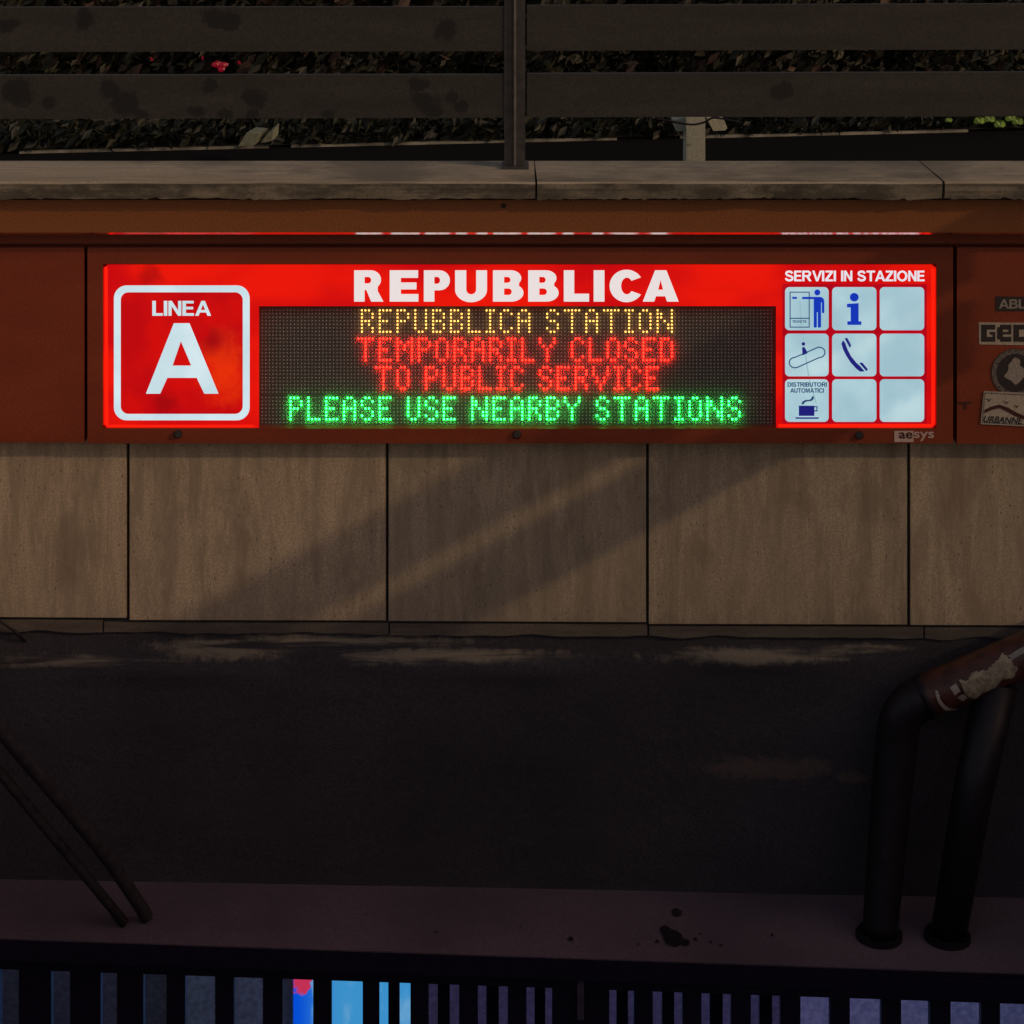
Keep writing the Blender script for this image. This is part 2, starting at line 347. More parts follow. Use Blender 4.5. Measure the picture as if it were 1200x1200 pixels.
# ------------------------------------------------------------------ setting: street level with the stairwell cut out of it
HX0, HX1, HY0, HY1 = -2.7, 3.3, .9, 6.45
def sheet(name, rects, z, mat, t=.0):
    bm = bmesh.new()
    for (a, b, c, d) in rects:
        if t: wbox(bm, (a, b, z-t), (c, d, z))
        else: bm.faces.new([bm.verts.new(p) for p in ((a, b, z), (c, b, z), (c, d, z), (a, d, z))])
    return tag(finish(name, bm, mat), kind='structure')
sheet('street_ground', [(-80, -80, HX0, 80), (HX1, -80, 80, 80), (HX0, -80, HX1, HY0), (HX0, HY1, HX1, 80)], 0, M['asphalt'])
FL = -3.95
sheet('stairwell_floor', [(-2.9, .8, 3.5, 9.9)], FL, M['ledge'])
for nm, a, b in (('retaining_wall_left', (HX0-.25, HY0, FL), (HX0, 9.8, -.004)), ('retaining_wall_right', (HX1, HY0, FL), (HX1+.25, 9.8, -.004)), ('retaining_wall_near', (HX0-.25, HY0-.25, FL), (HX1+.25, HY0-.002, -.004))):
    bm = bmesh.new(); wbox(bm, a, b); tag(finish(nm, bm, M['plaster']), kind='structure')

# ------------------------------------------------------------------ the entrance wall
wall = thing('entrance_wall', 'stone wall with travertine slabs over a dark plastered lower half', 'wall')
bm = bmesh.new()
# plaster face as a gently uneven grid
nx, nz = 110, 46; x0, x1, z0, z1 = HX0, HX1, -1.66, P(0, 724, 6.15).z+.03
g = [[bm.verts.new((x0+(x1-x0)*i/nx, 6.15, z0+(z1-z0)*j/nz)) for i in range(nx+1)] for j in range(nz+1)]
from mathutils import noise as mn
for r in g:
    for v in r:
        e = max(0, 1-abs(v.co.z+.86)/.14)
        v.co.y += .006*mn.noise(Vector((v.co.x*2.2, 1, v.co.z*5))) - .014*e*max(0, mn.noise(Vector((v.co.x*2.0, 4, v.co.z*14)))+.15)
for j in range(nz):
    for i in range(nx): bm.faces.new((g[j][i], g[j][i+1], g[j+1][i+1], g[j+1][i]))
finish('plaster_face', bm, M['plaster'], wall, smooth=True)
bm = bmesh.new(); wbox(bm, (HX0, 6.166, -1.60), (HX1, 6.42, P(0, 233, 6.0).z-.02)); finish('wall_core', bm, M['core'], wall)
random.seed(3)
edges = [(-158, 148), (152, 452), (455.5, 757), (760.5, 1063), (1067, 1372)]
bots = [(722, 724), (726.5, 727), (727.5, 729), (731, 731.8), (732.3, 733)]
for (a, b), (ya, yb) in zip(edges, bots):
    bm = bmesh.new(); pbox(bm, a, 506, b, ya, 6.13+random.uniform(-.001, .001), .034, 506, yb); finish('travertine_slab', bm, M['slab'], wall, bevel=.002)
for a, b, ya, yb, yc, yd in ((-158, 120, 725, 727, 740, 741), (122, 455, 729.5, 730, 741, 743), (457, 758.5, 730.5, 732, 744, 746), (761, 1082, 734, 735, 746, 748), (1084, 1372, 735.5, 736, 748, 750)):
    bm = bmesh.new(); pbox(bm, a, ya, b, yc, 6.136, .03, yb, yd)
    bmesh.ops.subdivide_edges(bm, edges=[e for e in bm.edges if abs((e.verts[0].co-e.verts[1].co).x) > .2], cuts=24)
    for v in bm.verts:
        if v.co.z < P(0, (ya+yc)/2, 6.136).z: v.co.z += .012*mn.noise(Vector((v.co.x*9, 0, 3))); v.co.y += .003*mn.noise(Vector((v.co.x*7, 5, 0)))
    finish('skirting_stone', bm, M['skirting'], wall)
# coping stones
ztop = P(0, 213, 5.95).z
for a, b in ((-340, 627.2), (628, 1104.6), (1106, 1585)):
    bm = bmesh.new(); X0, X1 = P(a, 0, 5.95).x, P(b, 0, 5.95).x
    n = 150
    prof = [(5.955, ztop-.050), (5.950, ztop-.006), (5.958, ztop), (6.30, ztop+.004), (6.30, ztop-.06), (6.02, ztop-.052)]
    rings = []
    for i in range(n+1):
        x = X0+(X1-X0)*i/n; r = []
        for k, (y, z) in enumerate(prof):
            dy = dz = 0
            if k == 0: dy = .010*max(0, mn.noise(Vector((x*6, 2, a)))); dz = .007*mn.noise(Vector((x*5, 7, a)))+.011*max(0, mn.noise(Vector((x*23, 7, a)))-.12)+.005*mn.noise(Vector((x*70, 7, a)))
            if k in (1, 2): dy = .004*mn.noise(Vector((x*9, 9, a))); dz = .002*mn.noise(Vector((x*5, 3, a)))
            sk = .004 if (i == 0 and k < 3) else 0
            r.append(bm.verts.new((x+sk, y+dy, z+dz)))
        rings.append(r)
    for i in range(n):
        for k in range(6): bm.faces.new((rings[i][k], rings[i+1][k], rings[i+1][(k+1) % 6], rings[i][(k+1) % 6]))
    bm.faces.new(rings[0]); bm.faces.new(rings[-1])
    finish('coping_stone', bm, M['coping'], wall)
bm = bmesh.new(); wbox(bm, (HX0, 6.02, ztop-.072), (HX1, 6.42, ztop-.0535)); finish('mortar_bed', bm, M['skirting'], wall)
# ledge at the foot of the wall
def ledge_pt(px, front):
    t = (px-160)/840; z = -1.508-.040*t*(6.15/6.15)
    if not front: return Vector((P(px, 0, 6.15).x, 6.17, z))
    Y = (EYE-z)*FOC/(1107.5+.0345*(px-240)+200); return Vector((P(px, 0, Y).x, Y, z))
bm = bmesh.new(); a, b, c, d = ledge_pt(-400, 1), ledge_pt(1480, 1), ledge_pt(1480, 0), ledge_pt(-400, 0)
dn = Vector((0, 0, -.055)); box8(bm, [a+dn, b+dn, b, a, d+dn, c+dn, c, d]); finish('ledge', bm, M['ledge'], wall, bevel=.006)
bm = bmesh.new(); o1 = Vector((0, -.004, -.003)); o2 = Vector((0, -.004, -.061)); bk = Vector((0, .003, 0))
a1, b1 = ledge_pt(-400, 1), ledge_pt(1480, 1); box8(bm, [a1+o2, b1+o2, b1+o1, a1+o1, a1+o2+bk, b1+o2+bk, b1+o1+bk, a1+o1+bk]); finish('dark_edge_strip', bm, M['dark_steel'], wall)  # dark strip added over the ledge front, its violet standing in for blue spill
for px, py, r in ((789, 1099, .028), (793, 1069, .014), (669, 1100, .007), (780, 1090, .016), (803, 1104, .012), (815, 1100, .005), (833, 1103, .004), (770, 1103, .005), (821, 1094, .003), (845, 1107, .004), (748, 1106, .003), (512, 1092, .003), (610, 1085, .003), (905, 1095, .004), (430, 1070, .003)):
    t = (px-160)/840; z = -1.508-.040*t+.0025; Y = (EYE-z)*FOC/(py+200); c0 = P(px, py, Y); bm = bmesh.new()
    tb = [bm.verts.new((c0.x+r*cos(k*pi/9)*(1+.25*mn.noise(Vector((k, px, 0)))), c0.y+r*1.6*sin(k*pi/9)*(1+.25*mn.noise(Vector((k, px, 5)))), z-.0476*(r*cos(k*pi/9))/1.0)) for k in range(18)]
    bm.faces.new(tb); bmesh.ops.solidify(bm, geom=bm.faces[:], thickness=.002); finish('oil_stain', bm, M['oil'], wall)

# ------------------------------------------------------------------ red metal cladding around the sign
fas = thing('red_fascia', 'red brown enamelled metal fascia with projecting trim under the stone coping', 'fascia')
bm = bmesh.new()
def lip_profile(x):
    zt = P(0, 233, 6.0).z - .003; zl = P(0, 272.5, 6.0).z
    return [(6.0, zt), (6.0, zl), (6.0100, zl-.0068), (6.15, zl-.0068), (6.15, zt)]
XL, XR = HX0, HX1
pr = lip_profile(0)
v0 = [bm.verts.new((XL, y, z)) for y, z in pr]; v1 = [bm.verts.new((XR, y, z)) for y, z in pr]
for k in (0, 2, 3, 4): bm.faces.new((v0[k], v1[k], v1[(k+1) % 5], v0[(k+1) % 5]))
trim = finish('top_trim', bm, M['orange'], fas)
bm = bmesh.new(); e = .0006
q = [bm.verts.new(p) for p in ((XL, 6.0-e, pr[1][1]), (XR, 6.0-e, pr[1][1]), (XR, 6.0100-e, pr[2][1]-e), (XL, 6.0100-e, pr[2][1]-e))]
bm.faces.new(q); bmesh.ops.solidify(bm, geom=bm.faces[:], thickness=.0008); finish('polished_lip', bm, M['lip'], fas)
bm = bmesh.new(); wbox(bm, (XL, 6.128, P(0, 300, 6.1).z), (XR, 6.16, P(0, 262, 6.1).z)); finish('recess_back', bm, M['red'], fas)
for a, b, lab in ((-380, 98.5, None), (1121.5, 1480, None)):
    bm = bmesh.new(); pbox(bm, a, 290, b, 518.5 if a < 0 else 520, 6.07, .09); finish('side_panel', bm, M['red'], fas, bevel=.0025)
# splash of dirt / fixing on the trim
bm = bmesh.new(); tube(bm, [P(590, 241, 6.002), P(590, 241, 6.002)-Vector((0, .008, 0))], [.008, .006], 8); tag(finish('rivet', bm, M['bolt'], fas))

# ------------------------------------------------------------------ the illuminated sign
sign = thing('station_sign', 'long red backlit metro station sign with white name and glowing message board', 'sign')
bm = bmesh.new(); FY = 6.07
for r in ((102.5, 290, 1117, 309.5), (102.5, 502, 1117, 519.5), (102.5, 309.5, 120.5, 502), (1097.5, 309.5, 1117, 502)):
    pbox(bm, *r, FY, .085)
bmesh.ops.remove_doubles(bm, verts=bm.verts[:], dist=1e-5); finish('frame', bm, M['red'], sign)
bm = bmesh.new(); pbox(bm, 110, 300, 1107, 511, 6.118, .03); finish('housing', bm, M['housing'], sign)
for x, y in ((209, 508.5), (606, 509), (1007, 510)):
    bm = bmesh.new(); tube(bm, [P(x, y, FY+.001), P(x, y, FY-.010)], [.014, .011], 6); b_ = finish('bolt', bm, M['bolt'], sign)
SY = 6.080
panel = flat('red_panel', [[(126, 310), (1092, 310), (1097, 314), (1097, 497), (1092, 501.5), (909.5, 501.5), (909.5, 358.5), (303.5, 358.5), (303.5, 501.5), (126, 501.5), (121, 497), (121, 314)]], SY, M['sign_red'], sign, .006)
flat('bright_edge', [[(1091.5, 314), (1095.5, 316), (1095.5, 497), (1091, 500.8), (912, 500.8), (912, 497), (1091.5, 497)]], SY-.0038, M['sign_edge'], panel, .001)
flat('bright_edge', [[(122.5, 313), (126, 313), (127, 498), (298, 498), (298, 500.8), (126, 500.8), (122.5, 496)]], SY-.0038, M['sign_edge'], panel, .001)
TY = SY-.0044
# line badge
bo, bi = rrect(133.5, 334.5, 292.5, 492.5, 15, 8), rrect(141.5, 342.5, 284.5, 485, 9, 8)
flat('badge_border', [bo, bi], TY, M['pale'], panel)
flat('badge_field', [bi], TY+.0002, M['badge_red'], panel, .0008)
def bigA(x0, y0, w_, h_):
    f = lambda pts: [(x0+u*w_, y0+v*h_) for u, v in pts]
    return [f([(0, 1), (.385, 0), (.60, 0), (1, 1), (.805, 1), (.70, .775), (.295, .775), (.197, 1)]), f([(.367, .602), (.625, .602), (.482, .256)])]
flat('line_letter', bigA(171, 378.8, 85, 82.5), TY-.0008, M['pale'], panel)
letters('line_word', 'LINEA', 178.5, 352.6, 246, 370, TY-.0008, M['pale'], panel)
# station name, heavy grotesque capitals
def G(ch):
    H = 100
    A_ = lambda cx, cy, rx, ry, a0, a1, n=10: [(cx+rx*cos(radians(a0+(a1-a0)*i/n)), cy+ry*sin(radians(a0+(a1-a0)*i/n))) for i in range(n+1)]
    if ch == 'E': return [[(0,0),(90,0),(90,24),(35,24),(35,39),(84,39),(84,61),(35,61),(35,76),(89,76),(89,100),(0,100)]], 90
    if ch == 'L': return [[(0,0),(85,0),(85,25),(35,25),(35,100),(0,100)]], 85
    if ch == 'I': return [[(0,0),(35,0),(35,100),(0,100)]], 35
    if ch == 'P': return [[(0,0),(35,0),(35,36),(52,36)]+A_(52,68,35,32,-90,90)+[(0,100)], [(35,57),(35,79),(45,79)]+A_(45,68,9,11,90,-90)[0:]], 87
    if ch == 'R': return [[(0,0),(35,0),(35,37),(41,37),(57,0),(98,0),(79,33)]+A_(56,70,34,30,-48,90)+[(0,100)], [(35,58),(35,79),(47,79)]+A_(47,68.5,10,10.5,90,-90)], 98
    if ch == 'B': return [[(0,0)]+A_(58,28,38,28,-90,52)+A_(56,75,33,25,-38,90)+[(0,100)], [(35,60),(35,79),(46,79)]+A_(46,69.5,9,9.5,90,-90), [(35,21),(35,42),(49,42)]+A_(49,31.5,10,10.5,90,-90)], 96
    if ch == 'U': return [[(0,100),(0,38)]+A_(50,38,50,40,180,360,18)+[(100,100),(66,100),(66,40)]+A_(50.5,38,15.5,15,0,-180)+[(35,100)]], 100
    if ch == 'C': return [A_(50,50,50,52,32,328,26)+A_(51,50,17,27,-38,-322,18)], 93
    if ch == 'A': return [[(0,0),(37,0),(43,17),(73,17),(79,0),(117,0),(77,100),(40,100)], [(50,38),(58,69),(66,38)]], 117
name_splines = []
for ch, a, b in zip('REPUBBLICA', (415, 456.7, 496.7, 533.3, 577.7, 619, 660.7, 695.7, 714.3, 753.3), (449.3, 490.3, 527.3, 570.7, 613.5, 654.7, 690.3, 708.3, 751.3, 795.3)):
    sp, wd = G(ch)
    for s in sp: name_splines.append([(a+u*(b-a)/wd, 353.4-v*.366) for u, v in s])
flat('station_name', name_splines, TY, M['white'], panel)
letters('services_title', 'SERVIZI IN STAZIONE', 920, 317.2, 1083.5, 329.6, TY, M['white2'], panel)
# services grid
cx_ = [(920, 971), (975.2, 1027), (1031, 1083)]; cy_ = [(336.5, 387), (391, 441), (444.5, 494.3)]
flat('grid_field', [[(917, 333), (1086, 333), (1086, 496.5), (917, 496.5)]], TY+.0002, M['grid_red'], panel, .0008)
cells = [[flat('pictogram_cell', [rrect(a, c, b, d, 5)], TY-.0008, M['cell'], panel) for a, b in cx_] for c, d in cy_]
IY = TY-.0020
def pic(name, sp, mat, cell): return flat(name, sp, IY, mat, cell, .0008)
Z = lambda x, y: (910+x*.11662, 310+y*.11667)         # from the enlarged view
z_ = lambda pts: [Z(*p) for p in pts]
def ring(x0, y0, x1, y1, t): return [[(x0,y0),(x1,y0),(x1,y1),(x0,y1)], [(x0+t,y0+t),(x0+t,y1-t),(x1-t,y1-t),(x1-t,y0+t)]]
c = cells[0][0]
pic('ticket_machine', z_([(132,273),(333,273),(333,633),(132,633)]) and [z_([(132,273),(333,273),(333,633),(132,633)]), z_([(141,282),(141,535),(324,535),(324,282)]), z_([(141,545),(141,624),(324,624),(324,545)])], M['ink'], c)
pic('ticket_slot', [z_([(158,325),(205,325),(205,345),(158,345)])], M['blue'], c)
pic('ticket_figure', [z_([(258,325),(440,325),(462,332),(475,350),(480,370),(480,480),(472,488),(460,488),(455,480),(455,380),(447,380),(447,625),(440,633),(420,633),(415,625),(415,478),(405,478),(405,625),(400,633),(380,633),(374,625),(374,347),(258,347)]), [Z(410+29*cos(k*pi/10), 280+30*sin(k*pi/10)) for k in range(20)]], M['blue'], c)
letters('ticket_word', 'TICKETS', *Z(158, 560), *Z(302, 584), IY, M['ink'], c)
c = cells[0][1]
pic('information_letter', [z_([(708,395),(825,388),(825,570),(852,570),(852,606),(712,606),(712,570),(745,570),(745,430),(708,430)]), [Z(781+44*cos(k*pi/12), 328+43*sin(k*pi/12)) for k in range(24)]], M['blue'], c)
c = cells[1][0]
def hoop(g):                                               # escalator belt outline, grown by g
    out = []
    for k in range(9): t = radians(-75+k*(160/8)); out.append((428+(58-g)*sin(t+radians(10)), 882-(52-g)*cos(t)))
    pts = []
    for k in range(11): t = radians(100-k*19); pts.append(Z(428+(58-g)*cos(t), 882-(52-g)*sin(t)))   # right end, clockwise
    for k in range(11): t = radians(-70-k*20); pts.append(Z(186+(58-g)*cos(t), 985-(52-g)*sin(t)))   # left end
    return pts
pic('escalator_belt', [hoop(-6), hoop(5)[::-1]], M['ink'], c)
pic('escalator_rider', [z_([(256,832),(280,830),(300,860),(312,890),(262,912)]), [Z(270+18*cos(k*pi/8), 797+17*sin(k*pi/8)) for k in range(16)]], M['navy'], c)
c = cells[1][1]
pic('telephone_handset', [z_([(668,760),(690,790),(712,850),(748,920),(800,985),(840,1020),(885,1072),(840,1075),(800,1045),(745,985),(700,915),(668,850),(652,795)]), z_([(684,740),(712,738),(750,812),(738,838)]), z_([(832,990),(860,983),(918,1052),(902,1070)])], M['navy'], c)
c = cells[2][0]
letters('vending_words', 'DISTRIBUTORI', 923, 448.0, 969, 453.2, IY, M['ink'], c)
letters('vending_words', 'AUTOMATICI', 926, 455.0, 965.5, 460.2, IY, M['ink'], c)
y_ = lambda pts: [(910+x*.15833, 430+y*.15833) for x, y in pts]
pic('coffee_cup', [y_([(165,287),(280,287),(280,292),(303,290),(303,328),(280,330),(280,362),(165,362)]), y_([(280,298),(280,322),(296,321),(296,298)]), y_([(137,373),(315,373),(308,384),(145,384)])], M['navy'], c)
pic('coffee_steam', [y_([(184,276),(192,256),(215,244),(245,243),(258,234),(262,218),(277,218),(274,238),(258,252),(228,254),(208,262),(200,277)])], M['ink'], c)
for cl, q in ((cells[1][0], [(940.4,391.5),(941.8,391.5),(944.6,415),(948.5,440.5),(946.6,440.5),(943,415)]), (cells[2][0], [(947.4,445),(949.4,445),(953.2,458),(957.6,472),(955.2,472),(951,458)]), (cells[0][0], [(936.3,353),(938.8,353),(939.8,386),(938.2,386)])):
    flat('wire_shade_strip', [q], TY-.0014, M['wire_shade'], cl, .0004)
# dimmer strips painted as the shade of a cable behind the acrylic

# message board
BY = 6.106
bm = bmesh.new(); pbox(bm, 303.6, 358.6, 909.4, 501.8, BY, .008); disp = finish('message_board', bm, M['led_board'], sign)
FONT = {'A':['0110','1001','1001','1111','1001','1001','1001'],'B':['1110','1001','1001','1110','1001','1001','1110'],'C':['0110','1001','1000','1000','1000','1001','0110'],
'D':['1110','1001','1001','1001','1001','1001','1110'],'E':['1111','1000','1000','1110','1000','1000','1111'],'I':['111','010','010','010','010','010','111'],
'L':['1000','1000','1000','1000','1000','1000','1111'],'M':['10001','11011','10101','10101','10001','10001','10001'],'N':['10001','11001','11001','10101','10011','10011','10001'],
'O':['0110','1001','1001','1001','1001','1001','0110'],'P':['1110','1001','1001','1110','1000','1000','1000'],'R':['1110','1001','1001','1110','1010','1001','1001'],
'S':['0110','1001','1000','0110','0001','1001','0110'],'T':['11111','00100','00100','00100','00100','00100','00100'],'U':['1001','1001','1001','1001','1001','1001','0110'],
'V':['10001','10001','10001','01010','01010','00100','00100'],'Y':['10001','10001','01010','00100','00100','00100','00100'],' ':['00']*7}
def gx(c_): return 307.4+c_*4.172
def gy(r_): return 363.3+r_*4.17+(2.4 if r_ >= 24 else 0)
lit = {}
def led(bm, x, y, r, h, n=6):
    c0 = P(x, y, BY); a = [bm.verts.new((c0.x+r*cos(2*pi*k/n), BY-.0005, c0.z+r*sin(2*pi*k/n))) for k in range(n)]
    b = [bm.verts.new((c0.x+r*.85*cos(2*pi*k/n), BY-h, c0.z+r*.85*sin(2*pi*k/n))) for k in range(n)]
    for k in range(n): bm.faces.new((a[k], a[(k+1) % n], b[(k+1) % n], b[k])).material_index = 1
    bm.faces.new(b)
for s, c0, r0, mk in (('REPUBBLICA STATION', 28, 0, 'led_amber'), ('TEMPORARILY CLOSED', 27, 8, 'led_red'), ('TO PUBLIC SERVICE', 32, 16, 'led_red'), ('PLEASE USE NEARBY STATIONS', 8, 24, 'led_green')):
    bm = bmesh.new(); cc = c0
    for ch in s:
        f = FONT[ch]
        for r in range(7):
            for k, bit in enumerate(f[r]):
                if bit == '1': led(bm, gx(cc+k), gy(r0+r), .0034, .0045); lit[(cc+k, r0+r)] = 1
        cc += len(f[0])+1
    ll = tag(finish('lit_message_line', bm, M[mk], disp), kind='stuff'); ll.data.materials.append(M['led_off'])
bm = bmesh.new()
for r in range(32):
    for c_ in range(144):
        if (c_, r) not in lit: led(bm, gx(c_), gy(r), .0019, .003, 5)
uo = tag(finish('unlit_led_dots', bm, M['led_off'], disp), kind='stuff'); uo.data.materials.append(M['led_off'])
bm = bmesh.new(); a, b, c0, d = P(303.7, 501.6, 6.091), P(909.3, 501.6, 6.091), P(909.3, 358.7, 6.091), P(303.7, 358.7, 6.091)
bm.faces.new([bm.verts.new(p) for p in (a, b, c0, d)]); finish('hazy_cover', bm, M['cover'], sign)
# maker's plate
flat('maker_plate', [[(1048, 505), (1070.5, 505), (1070.5, 518), (1048, 518)]], FY-.0012, M['maker'], sign)
text('maker_word', 'ae', 1053.5, 506.5, 1069.5, 514, FY-.0024, M['graffiti'], sign, bold=.02)
text('maker_word', 'sys', 1071, 505.8, 1094.5, 516.8, FY-.0012, M['maker'], sign, bold=.015)

# ------------------------------------------------------------------ stickers on the right hand panel
def sticker(name, lab, splines, mat, Y=6.0688):
    o = flat(name, splines, Y, mat, None, .0010); return tag(o, lab, 'sticker')
s1 = sticker('sticker', 'small black sticker reading ABL in pale letters, uppermost on right panel', [[(1167, 347.3), (1224, 348), (1224, 365), (1167, 364.5)]], M['sticker_dark'])
letters('sticker_print', 'ABL', 1170.5, 350.8, 1201.5, 361.6, 6.0676, M['sticker_grey'], s1)
s2 = sticker('sticker', 'pale framed sticker with blocky dark letters GEC, below the black one', [[(1147, 377.6), (1230, 378.6), (1230, 405), (1147.4, 403.6)]], M['sticker_pale'])
def px_letter(x0, y0, w_, h_, rows):
    out = []; nr = len(rows); nc = len(rows[0])
    for j, r in enumerate(rows):
        i = 0
        while i < nc:
            if r[i] == '1':
                k = i
                while k < nc and r[k] == '1': k += 1
                out.append((x0+w_*i/nc, y0+h_*j/nr, x0+w_*k/nc, y0+h_*(j+1)/nr)); i = k
            else: i += 1
    return out
bm = bmesh.new()
for x0, rows in ((1149.8, ['11111','11111','11000','11011','11001','11111','11111']), (1168.6, ['01111','11111','11001','11111','11000','11111','01111']), (1187.6, ['11111','11111','11000','11000','11000','11111','11111'])):
    for r in px_letter(x0, 380.5, 16.6, 20, rows): pbox(bm, r[0], r[1], r[2], r[3], 6.0676, .0008)
finish('block_letters', bm, M['sticker_dark'], s2)
s3 = sticker('sticker', 'round black sticker with grey rim, above the postage stamp sticker', [[(1190+28.5*cos(k*pi/20), 437+28.5*sin(k*pi/20)) for k in range(40)]], M['sticker_dark'])
flat('rim', [[(1190+28*cos(k*pi/20), 437+28*sin(k*pi/20)) for k in range(40)], [(1190+22.5*cos(-k*pi/20), 437+22.5*sin(-k*pi/20)) for k in range(40)]], 6.0676, simple('worn_rim_print', (.12, .10, .095), .6, var=.7, scale=220), s3)
flat('pale_emblem', [[(1190+(11+3*sin(3*k*pi/12)+2*cos(5*k*pi/12))*cos(k*pi/12), 435+(14+2*cos(4*k*pi/12))*sin(k*pi/12)) for k in range(24)]], 6.0676, M['sticker_grey'], s3)
rot = lambda x, y: (1150+(x-1150)*cos(.05)-(y-458)*sin(.05), 458+(x-1150)*sin(.05)+(y-458)*cos(.05))
st = [rot(x, y) for x, y in ((1153, 458), (1230, 458), (1230, 497), (1151, 497))]
s4 = sticker('sticker', 'tilted pale stamp sticker with perforated border and landscape print', [st], M['sticker_pale'], 6.0662)
bm = bmesh.new()
for k in range(26):
    for (x, y) in ((1155+k*2.9, 460.3), (1155+k*2.9, 495)):
        if x < 1228: X, Y_ = rot(x, y); pbox(bm, X, Y_-.6, X+1.5, Y_+.6, 6.0648, .0006)
for k in range(12): X, Y_ = rot(1153.8-k*.1, 461+k*3); pbox(bm, X, Y_, X+1.0, Y_+1.5, 6.0648, .0006)
finish('perforations', bm, M['sticker_dark'], s4)
f_ = lambda pts: [rot(*p) for p in pts]
flat('landscape_print', [f_([(1155,480),(1162,476),(1172,473),(1182,476),(1192,481),(1202,485),(1215,480),(1226,478),(1226,481),(1214,484),(1202,489),(1190,485),(1180,480),(1172,477),(1163,480),(1155,484)])], 6.0648, M['graffiti'], s4)
for x, y in ((1159, 468), (1180, 470), (1192, 474)): flat('bird_print', [f_([(x-3, y-2), (x, y), (x+3, y-1.5), (x+.5, y+2)])], 6.0648, M['sticker_dark'], s4)
text('stamp_word', 'URBANNE', *rot(1154, 488.2), *rot(1201, 493.4), 6.0648, M['sticker_dark'], s4, bold=.02, shear=.3, rot=.05)
tag(flat('graffiti_mark', [[(1122, 471), (1137, 470.5), (1138.5, 472.6), (1133, 473.4), (1132.4, 480), (1129.6, 480), (1129.8, 473.8), (1122, 473.4)]], 6.0688, M['graffiti'], None), 'small dark marker scrawl like a T on the red panel by the joint', 'graffiti')

# ------------------------------------------------------------------ board railing on the coping
RY = 6.18
rl = thing('board_railing', 'dark wide board railing standing on the travertine coping', 'railing')
for a, b, ya, yb, yc, yd in ((-420, 590.5, 9, 8, 61.5, 60), (617.5, 1620, 6.5, 3, 59.5, 57), (-420, 590.5, 89, 87.5, 140.5, 138), (617.5, 1620, 86.5, 83.5, 137.5, 135.5), (-420, 590.5, -71, -72, -18, -19), (617.5, 1620, -73, -76, -20, -22)):
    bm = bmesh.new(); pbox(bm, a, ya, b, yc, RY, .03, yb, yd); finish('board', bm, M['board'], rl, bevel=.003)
for pxs in (590, -430, 1610):
    bm = bmesh.new(); zb = ztop+.004; xa = P(pxs+1, 0, RY).x
    wbox(bm, (xa, RY-.004, zb), (xa+.028, RY+.05, 1.30)); wbox(bm, (xa+.036, RY-.004, zb), (xa+.062, RY+.05, 1.30)); pst = finish('post', bm, M['post'], rl, bevel=.002)
    bm = bmesh.new(); wbox(bm, (xa+.0285, RY-.016, zb), (xa+.0355, RY+.046, 1.30)); finish('post_web', bm, M['post_edge'], pst)
    bm = bmesh.new(); wbox(bm, (xa-.008, RY-.03, zb-.002), (xa+.072, RY+.07, zb+.007)); finish('base_plate', bm, M['post'], pst)
# side railing along the right edge of the stairwell: its boards shade the slabs
sr = thing('side_railing', 'dark board railing along the right edge of the stairwell', 'railing')
for z0, z1 in ((.86, 1.065), (.60, .795)):
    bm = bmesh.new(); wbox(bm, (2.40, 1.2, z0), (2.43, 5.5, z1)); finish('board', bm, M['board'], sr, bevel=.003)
for y in (1.3, 3.8):
    bm = bmesh.new(); wbox(bm, (2.431, y, 0), (2.48, y+.06, 1.08)); finish('post', bm, M['post'], sr)

# unseen block added to keep direct light off the foot of the wall
ki = thing('shade_block', 'dark green unseen block added beyond the right edge of the picture to shade the wall foot', 'shade_block', loc=(8.2, 1, 0))
kg = simple('shade_block_green', (.03, .06, .045), .5)
bm = bmesh.new(); wbox(bm, (5.9, .1, .0), (10.6, 1.9, 3.05)); finish('body', bm, kg, ki, bevel=.01)
bm = bmesh.new(); wbox(bm, (5.7, -.1, 3.05), (10.8, 2.0, 3.34)); finish('block_top', bm, kg, ki, bevel=.02)
for k in range(4):
    bm = bmesh.new(); wbox(bm, (6.2+k*1.1, -.0, .9), (7.1+k*1.1, .098, 2.5)); finish('block_panel', bm, simple('shade_block_grey', (.12, .12, .12), .4, .6), ki, bevel=.005)

# ------------------------------------------------------------------ thick red handrail right, dark handrail left
def bezier(pts, n=8):
    out = []
    for i in range(len(pts)-1):
        p0 = pts[max(i-1, 0)]; p1 = pts[i]; p2 = pts[i+1]; p3 = pts[min(i+2, len(pts)-1)]
        for k in range(n):
            t = k/n; out.append(.5*((2*p1)+(-p0+p2)*t+(2*p0-5*p1+4*p2-p3)*t*t+(-p0+3*p1-3*p2+p3)*t**3))
    out.append(pts[-1]); return out
hr = thing('handrail', 'thick tubular dark red handrail with two dark posts, sloping up to the right', 'handrail')
HYY = 6.03
ax = [P(1460, 658, HYY-.05), P(1260, 743, HYY-.01), P(1200, 768, HYY), P(1160, 784.7, HYY), P(1120, 801.4, HYY), P(1096, 811.4, HYY), P(1080, 818.5, HYY)]
bm = bmesh.new(); tube(bm, bezier(ax), .062, 28); finish('rail', bm, M['rail_red'], hr, smooth=True)
bm = bmesh.new(); pp = bezier([P(1082, 817.5, HYY), P(1070, 824, HYY), P(1059, 836, HYY), P(1053, 852, HYY), P(1050, 880, HYY-.005), P(1040, 985, HYY-.05), P(1031, 1097, HYY-.11)], 6); tube(bm, pp, [.0605]*24+[.0605-.011*k/(len(pp)-25) for k in range(len(pp)-24)], 24); finish('post', bm, M['rail_dark'], hr, smooth=True)  # the red's dimming at the elbow is put in as a darker colour
